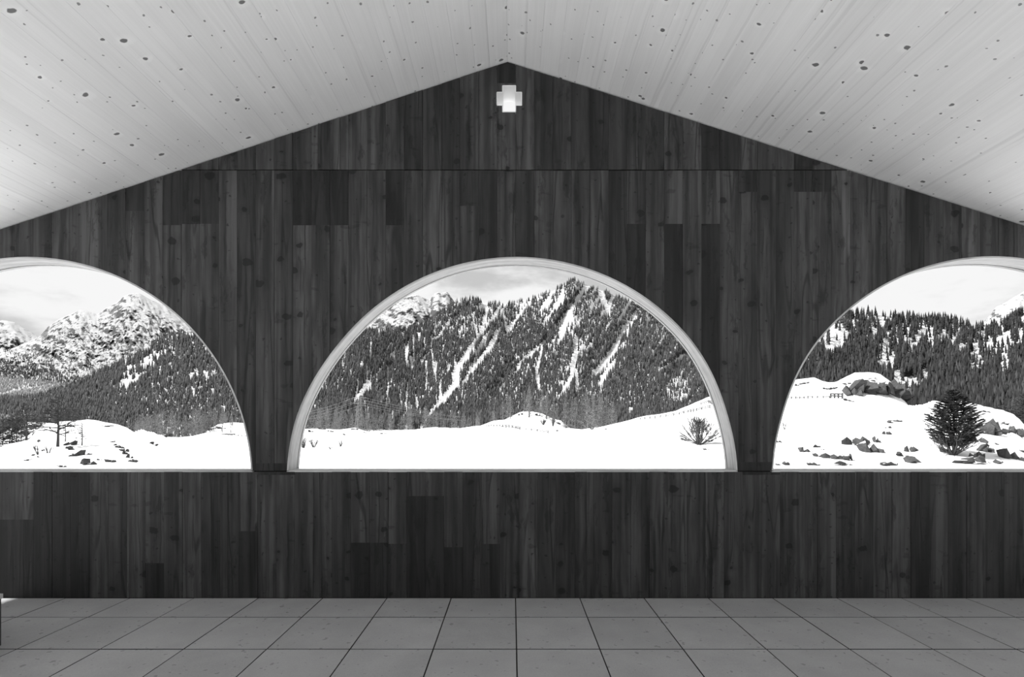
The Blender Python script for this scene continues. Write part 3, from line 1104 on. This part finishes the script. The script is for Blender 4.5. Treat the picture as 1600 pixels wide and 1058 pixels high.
for i in range(14):
    px = rr.uniform(1545, 1660)
    d = 52 * rr.uniform(1.1, 1.4)
    base = float(HZ - (float(ground_z(px, d)) - EYE) / d * F)
    top = float(interp(px, [(1545, 640), (1580, 618), (1660, 600)])) + rr.uniform(-5, 9)
    if base - top < 8:
        continue
    larch(px, d, base - top, DARKL[:2], 'leafless grey tree behind the rock-strewn bank at the right frame edge', 'bare trees behind the right bank')


# ------------------------------------------------------------------ rocks in the snow (parts of the ground)
def rock_mesh(seed):
    """three angular chunks side by side"""
    r_ = random.Random(seed)
    bm = bmesh.new()
    for c in range(3):
        cx, cz, sz = (c - 1) * .62 + r_.uniform(-.15, .15), r_.uniform(-.35, .25), r_.uniform(.42, .68)
        vs = []
        for i in range(11):
            q = Vector((r_.gauss(0, 1), r_.gauss(0, 1), r_.gauss(0, 1))).normalized() * r_.uniform(.7, 1.1)
            vs.append(bm.verts.new((cx + q.x * sz, q.y * .8, cz + q.z * sz * 1.25)))
        h = bmesh.ops.convex_hull(bm, input=vs)
        bmesh.ops.delete(bm, geom=[g for g in h['geom_interior'] if isinstance(g, bmesh.types.BMVert)], context='VERTS')
    me = bpy.data.meshes.new('rock')
    bm.to_mesh(me)
    bm.free()
    return me


ROCKM = [rock_mesh(i) for i in range(7)]
ROCKS = [
    (1338, 695, 30, 14), (1361, 706, 26, 22), (1370, 691, 8, 12), (1259, 706, 18, 9), (1276, 699, 10, 5), (1287, 703, 6, 2.5), (1282, 714, 14, 5), (1303, 717, 22, 9),
    (1324, 719, 10, 11), (1319, 727, 26, 7), (1229, 726, 25, 8), (1271, 727, 14, 5), (1214, 691, 9, 7), (1391, 661, 8, 6), (1402, 659, 11, 3), (1391, 669, 10, 5), (1386, 679, 9, 6),
    (1409, 713, 16, 9), (1390, 727, 24, 6), (1327, 627, 12, 3), (1425, 723, 14, 16), (1424, 706, 12, 10), (1512, 724, 34, 12), (1527, 715, 16, 10), (1482, 707, 14, 7),
    (1526, 669, 14, 7), (1532, 677, 14, 8), (1545, 678, 7, 26), (1524, 690, 20, 14), (1540, 706, 12, 14), (1571, 663, 22, 5), (1560, 677, 16, 10), (1573, 676, 18, 6), (1585, 674, 12, 12),
    (1593, 681, 16, 12), (1559, 695, 8, 3), (1580, 716, 26, 18), (1559, 724, 20, 10), (1597, 706, 8, 5), (1540, 644, 10, 4),
    (117, 695, 18, 10), (110, 703, 9, 8), (129, 711, 18, 12), (115, 713, 8, 5), (143, 726, 24, 10), (171, 722, 15, 6), (175, 691, 9, 2.2), (181, 696, 8, 4), (187, 700, 9, 4), (193, 705, 9, 5), (197, 710, 8, 6),
    (201, 715, 8, 8), (208, 722, 9, 5), (96, 730, 9, 4), (44, 720, 8, 3), (60, 715, 6, 2.5), (53, 712, 4, 3), (155, 719, 6, 3), (165, 667, 10, 2.5), (174, 666, 5, 2.5), (238, 694, 13, 6), (259, 683, 12, 5),
    (62, 690, 7, 4), (69, 704, 5, 3), (345, 679, 30, 2), (539, 680, 7, 3), (600, 678, 10, 2), (503, 671, 9, 3), (516, 675, 8, 3.5), (554, 671, 10, 2.5), (569, 676, 6, 2), (485, 675, 6, 5), (870, 674, 3, 2.5),
    (948, 671, 5, 2), (1112, 645, 3, 3),
]
ROCKS2 = [(1256, 600, 11, 3), (1303, 608, 10, 4), (1291, 608.5, 7, 3), (1245, 603, 5, 4), (1333, 616, 20, 18), (1346, 614, 24, 24), (1362, 614, 24, 24), (1378, 616, 22, 22), (1392, 616, 24, 24), (1405, 620, 20, 20), (1413, 626, 12, 12),
          (1328, 600, 14, 3.5), (1341, 601, 6, 3), (1356, 597, 16, 5), (1361, 592, 12, 2), (1395, 608, 16, 4), (1378, 600, 5, 3),
          (30, 672, 14, 9), (44, 680, 18, 10), (55, 669, 14, 8), (16, 684, 12, 8), (55, 684, 9, 4), (800, 651, 9, 3), (816, 648, 9, 4), (842, 650, 10, 4), (872, 663, 6, 4), (885, 668, 8, 3), (345, 670, 14, 5), (330, 672, 8, 4)]
rr = random.Random(21)


def put_rock(px, y, w, h, second):
    p = on_ground(px, y, second)
    W, H = 1.3 * w * p.y / F, 1.35 * h * p.y / F
    o = obj('rock', ROCKM[rr.randrange(7)], 'rock', snow, (p.x, p.y, p.z + .12 * H), rr.uniform(-.3, .3), (W * .54, max(W * .3, H * .7), H * .66))
    o.rotation_euler = (rr.uniform(-.2, .2), rr.uniform(-.25, .25), rr.uniform(-.4, .4))


for q in ROCKS:
    put_rock(*q, False)
for q in ROCKS2:
    put_rock(*q, True)
for (px, y, w, h), lb in (((1109, 689, 13, 4), 'flat dark boulder lying right beside the round bare shrub'), ((1104, 703, 13, 6), 'pointed dark boulder in the snow just below the round shrub')):
    p = on_ground(px, y)
    W, H = w * p.y / F, h * p.y / F
    o = obj('boulder', rock_mesh(px), 'rock', None, (p.x, p.y, p.z), .3, (W * .5, W * .4, H * .6))
    tag(o, lb, 'rock', 'boulders by the shrub')


# ------------------------------------------------------------------ nearer trees and shrubs
def grow(mb, p, d, L, r, depth, rnd, spread, up, shrink=.72, kids=3, sides=3, tips=None):
    q = p + d * L
    mb.stick(p, q, r, r * .62, sides)
    if depth == 0:
        if tips is not None:
            tips.append(q)
        return
    for _ in range(kids):
        nd = (d + Vector((rnd.uniform(-1, 1), rnd.uniform(-1, 1), rnd.uniform(-1, 1))) * spread + Vector((0, 0, up))).normalized()
        grow(mb, p + d * L * rnd.uniform(.55, 1.0), nd, L * shrink * rnd.uniform(.8, 1.15), r * .58, depth - 1, rnd, spread, up, shrink, kids, sides, tips)


# round shrub of the middle arch
p = on_ground(1093, 695)
u = p.y / F
root = empty('round_shrub', p)
tag(root, 'round bare many-stemmed shrub alone on the snow at lower right of middle arch', 'shrub')
rnd = random.Random(2)
st, tw = MB(), MB()
for i in range(58):
    a = rnd.uniform(0, 6.283)
    tilt = 1.38 * ((i + .5) / 58) ** 1.15
    d = Vector((math.cos(a) * math.sin(tilt), math.sin(a) * math.sin(tilt), math.cos(tilt)))
    L = u * rnd.uniform(38, 46) * (1 - .35 * max(0, tilt - .6))
    base = Vector((rnd.uniform(-2, 2) * u, 0, 0))
    k1 = base + d * L * .35
    d2 = (d + Vector((0, 0, .22)) + Vector((rnd.uniform(-.15, .15), 0, rnd.uniform(-.1, .1)))).normalized()
    k2 = k1 + d2 * L * .6
    thick = 1.1 if i % 6 == 0 else .6
    (st if i % 6 == 0 else tw).stick(base, k1, u * thick, u * thick * .7, 4)
    tw.stick(k1, k2, u * thick * .6, u * .3, 3)
    for _ in range(9):
        q = k1.lerp(k2, rnd.uniform(.1, 1))
        nd = (d2 + Vector((rnd.uniform(-1, 1), rnd.uniform(-1, 1), rnd.uniform(-.7, .8))) * .5).normalized()
        grow(tw, q, nd, u * rnd.uniform(4, 7), u * .42, 1, rnd, .5, .05, .7, 2)
obj('stem', st.mesh('stem'), 'bark', root)
o = obj('twigs', tw.mesh('twigs'), 'twig', root)
o['kind'] = 'stuff'
cl_ = MB()
for cx, cz, s_ in ((1, 37, 5), (-2, 34, 3.5), (8, 27, 6), (4, 25, 4), (11, 30, 4)):
    for _ in range(150):
        c = Vector((cx * u + rnd.gauss(0, s_ * .55) * u, rnd.gauss(-6, 3) * u, cz * u + rnd.gauss(0, s_ * .35) * u))
        e1 = Vector((rnd.uniform(-1, 1), rnd.uniform(-1, 1), rnd.uniform(-1, 1))) * u * 1.3
        e2 = Vector((rnd.uniform(-1, 1), rnd.uniform(-1, 1), rnd.uniform(-1, 1))) * u * 1.3
        cl_.tri(c, c + e1, c + e2)
o = obj('leaf_clumps', cl_.mesh('leaf_clumps'), 'fir', root)
o['kind'] = 'stuff'


# fir on the right bank
p = on_ground(1490, 711)
u = p.y / F
root = empty('fir_tree', p)
tag(root, 'bushy dark young fir on the snowy bank with bare twigs below', 'tree')
rnd = random.Random(6)
tr, fo = MB(), MB()
H = 102 * u
tr.stick((0, 0, -.1), (0, 0, H * .97), u * 2.4, u * .4, 6)
lv = 23
for i in range(lv):
    t = i / (lv - 1)
    z = H * (.14 + .84 * t)
    R = 47 * u * min(1.0, .48 + 1.5 * t) * (1 - t) ** .72 if t < 1 else 0
    for b in range(19 if t < .8 else 11):
        a = rnd.uniform(0, 6.283)
        L = R * rnd.uniform(.75, 1.08) + 2 * u
        da = Vector((math.cos(a), math.sin(a), 0))
        pts = [Vector((0, 0, z)) + da * L * s_ + Vector((0, 0, L * (-.10 * s_ + .42 * s_ * s_))) for s_ in (0, .35, .7, 1.0)]
        for j in range(3):
            fo.stick(pts[j], pts[j + 1], u * .45, u * .3, 3)
        for j in range(24):
            s_ = rnd.uniform(.2, 1.0)
            k = min(2, int(s_ * 3))
            c = pts[k].lerp(pts[k + 1], (s_ * 3) % 1.0) if s_ < 1 else pts[3]
            side = Vector((-da.y, da.x, 0)) * rnd.choice([-1, 1])
            e = c + (da * .75 + side * rnd.uniform(.3, .9) + Vector((0, 0, rnd.uniform(-.1, .55)))).normalized() * u * rnd.uniform(4, 8.5)
            w_ = Vector((rnd.uniform(-1, 1), rnd.uniform(-1, 1), rnd.uniform(.2, 1))).normalized() * u * 1.0
            fo.tri(c - w_, c + w_, e)
obj('trunk', tr.mesh('trunk'), 'bark', root)
o = obj('needle_branches', fo.mesh('needle_branches'), 'fir', root)
o['kind'] = 'stuff'
tw = MB()
for i in range(54):
    a = rnd.uniform(0, 6.283)
    tl = rnd.uniform(.3, 1.15)
    d = Vector((math.cos(a) * math.sin(tl), math.sin(a) * math.sin(tl) * .7, math.cos(tl)))
    grow(tw, Vector((rnd.uniform(-6, 6) * u, 0, 0)), d, u * rnd.uniform(14, 30), u * .7, 2, rnd, .38, .12, .62, 3)
o = obj('bare_twigs', tw.mesh('bare_twigs'), 'twig', root)
o['kind'] = 'stuff'
o['label'] = 'paler leafless twigs round the foot of the fir'


def bare_tree(px, y, hpx, wide, seed, label, name='bare_tree', depth=3, mat='bark', group=None):
    p = on_ground(px, y)
    u = p.y / F
    root = empty(name, p)
    tag(root, label, 'tree' if 'tree' in name or 'sapling' in name else 'shrub', group)
    r_ = random.Random(seed)
    H = hpx * u
    tr, br = MB(), MB()
    tr.stick((0, 0, -.05), (0.02 * H, 0, H * .55), u * 2.0 * hpx / 60, u * 1.1 * hpx / 60, 5)
    tr.stick((0.02 * H, 0, H * .55), (0, 0, H), u * 1.1 * hpx / 60, u * .4 * hpx / 60, 5)
    for i in range(34):
        z = H * (.28 + .68 * i / 25)
        a = r_.uniform(0, 6.283)
        d = Vector((math.cos(a), math.sin(a), r_.uniform(-.05, .45))).normalized()
        grow(br, Vector((0, 0, z)), d, wide * u * .36 * (1.15 - .7 * i / 25), u * 1.0 * hpx / 60, depth - 1, r_, .55, .05, .7, 3)
    obj('trunk', tr.mesh('trunk'), mat, root)
    o = obj('branches', br.mesh('branches'), mat, root)
    o['kind'] = 'stuff'
    return root


bare_tree(90, 698, 66, 46, 3, 'bare spreading tree with dark trunk on the left snow mound', 'bare_tree', 3)
bare_tree(41, 688, 48, 26, 4, 'dense dark bare tree on the rocky slope left of the spreading tree', 'bare_tree', 4)
bare_tree(128, 696, 32, 16, 5, 'thin bare sapling standing just right of the rock on the mound', 'sapling', 2, 'twig')
bare_tree(102, 690, 28, 14, 6, 'thin bare sapling close beside the trunk of the spreading tree', 'sapling', 2, 'twig')


def shrub(px, y, hpx, wpx, seed, label, n=16, group=None):
    p = on_ground(px, y)
    u = p.y / F
    r_ = random.Random(seed)
    mb = MB()
    for i in range(n):
        a = r_.uniform(0, 6.283)
        sx = r_.uniform(-.5, .5) * wpx * u
        d = Vector((sx * 1.1, math.sin(a) * .2 * hpx * u, hpx * u * r_.uniform(.5, 1))).normalized()
        grow(mb, Vector((sx * .25, 0, 0)), d, hpx * u * .55, u * .5, 2, r_, .4, .15, .6, 2)
    o = obj('bare_shrub', mb.mesh('bare_shrub'), 'twig', None, p)
    tag(o, label, 'shrub', group)


shrub(490, 699, 15, 14, 1, 'small bare shrub on the snow near the left foot of middle arch')
shrub(474, 700, 20, 10, 2, 'bare shrub half hidden by the left jamb of middle arch')
shrub(532, 698, 11, 6, 3, 'tiny upright twigs in snow right of the small bare shrub', 8)
shrub(516, 702, 5, 5, 4, 'lowest tuft of twigs poking from the snow at left of middle arch', 8)
shrub(849, 664, 10, 7, 5, 'small dark bush on the right shoulder of the snow mound', 22)
shrub(864, 666, 13, 5, 6, 'narrow dark bush at the right end of the snow mound', 18)
shrub(925, 672, 8, 8, 7, 'little bush on the snow edge right of the mound', 16)
shrub(1226, 671, 12, 4, 8, 'dry stalks in the snow near the left foot of rightmost arch', 8)
shrub(59, 711, 18, 8, 9, 'dry shrub low on the left snow mound', 12)
shrub(75, 708, 14, 14, 10, 'thin dry twigs below the spreading bare tree', 10)


# ------------------------------------------------------------------ fences
def fence(pts, post_px, label, second=False, rails=(.45, .85), n=None, raw_d=None):
    pts = [(at_d(a, raw_d) if raw_d else on_ground(a, b, second)) for a, b in pts]
    root = empty('fence', pts[0])
    tag(root, label, 'fence', None)
    o0 = pts[0]
    L = [0]
    for a, b in zip(pts[:-1], pts[1:]):
        L.append(L[-1] + (b - a).length)
    n = n or max(3, int(L[-1] / 2.4))
    h = post_px * pts[0].y / F
    ps = []
    for i in range(n + 1):
        s_ = L[-1] * i / n
        k = max(j for j in range(len(L) - 1) if L[j] <= s_ + 1e-6)
        ps.append(pts[k].lerp(pts[k + 1], (s_ - L[k]) / (L[k + 1] - L[k])))
    r_ = random.Random(len(ps))
    for q in ps:
        mb = MB()
        b = q - o0
        mb.stick(b - Vector((0, 0, .1)), b + Vector((r_.uniform(-.04, .04), 0, h * r_.uniform(.9, 1.1))), h * .17, h * .15, 5)
        obj('post', mb.mesh('post'), 'wood', root)
    for a, b in zip(ps[:-1], ps[1:]):
        for f_ in rails:
            mb = MB()
            mb.stick(a - o0 + Vector((0, 0, h * f_)), b - o0 + Vector((0, 0, h * (f_ + r_.uniform(-.06, .06)))), h * .14, h * .14, 4)
            obj('rail', mb.mesh('rail'), 'wood', root)


fence([(760, 667), (790, 668), (812, 671)], 3.6, 'low wooden fence on the left side of the snow mound')
fence([(822, 672), (838, 674), (856, 677)], 3.6, 'short wooden fence in the snow below the mound right of its gap')
fence([(1000, 656), (1040, 652), (1058, 649), (1075, 645), (1092, 642), (1109, 638)], 3.6, 'long rail fence climbing the snow slope at right of middle arch', n=14)
fence([(1095, 633.5), (1106, 629), (1112, 632)], 4.5, 'short upper fence on the snow slope above the long rail fence', n=3)
fence([(1230, 623.5), (1272, 622.5), (1296, 622.5)], 4.0, 'low wooden fence along the snow ridge at left of rightmost arch', n=9)
fence([(1298, 622.5), (1316, 623)], 8.5, 'taller wooden fence panel on the ridge left of the rock knoll', n=3)
fence([(352, 680), (384, 683)], 2.6, 'low fence on the snow by the right foot of leftmost arch', n=6)

# ------------------------------------------------------------------ power line
d = 175.0
bx = (562 - 800) / F * d
u = d / F
bz = EYE - (672 - HZ) * u
root = empty('power_pylon', (bx, d, bz))
tag(root, 'slim grey lattice pylon at the forest foot in the left of middle arch', 'pylon')
Hh = 52 * u
for sx, sy in ((-1, -1), (1, -1), (1, 1), (-1, 1)):
    mb = MB()
    mb.stick((sx * 6 * u, sy * 6 * u, 0), (sx * 1.4 * u, sy * 1.4 * u, Hh), .05, .04, 4)
    obj('leg', mb.mesh('leg'), 'metal', root)
mb = MB()
for i in range(9):
    z0, z1 = Hh * i / 9, Hh * (i + 1) / 9
    w0, w1 = (6 - 4.6 * i / 9) * u, (6 - 4.6 * (i + 1) / 9) * u
    s_ = 1 if i % 2 else -1
    mb.stick((-w0 * s_, -w0, z0), (w1 * s_, -w1, z1), .025, .025, 3)
    mb.stick((-w0 * s_, w0, z0), (w1 * s_, w1, z1), .025, .025, 3)
obj('brace', mb.mesh('brace'), 'metal', root)
arms = []
for fz in (.97, .80):
    mb = MB()
    mb.box((-10 * u, -.06, Hh * fz), (10 * u, .06, Hh * fz + .12))
    obj('crossarm', mb.mesh('crossarm'), 'metal', root)
    for sx in (-1, 1):
        arms.append(Vector((bx + sx * 9.5 * u, d, bz + Hh * fz)))
for i, a in enumerate(arms):
    for px, yy, dd, nm in ((430, 652 + 8 * (i // 2), 175, 'left'), (720, 652 + 5 * (i // 2), 300, 'right')):
        b = Vector(((px - 800) / F * dd + (i % 2) * 3, dd, EYE - (yy - HZ) * dd / F))
        mb = MB()
        prev = a
        for k in range(1, 13):
            t = k / 12
            q = a.lerp(b, t) - Vector((0, 0, 2.2 * 4 * t * (1 - t) * .5))
            mb.stick(prev, q, .03, .03, 3)
            prev = q
        o = obj('power_cable', mb.mesh('power_cable'), 'metal')
        tag(o, 'thin cable from the %s end of the pylon\'s %s arm running off to the %s' % ('right' if i % 2 else 'left', 'upper' if i < 2 else 'lower', nm), 'cable', 'power cables of the pylon')
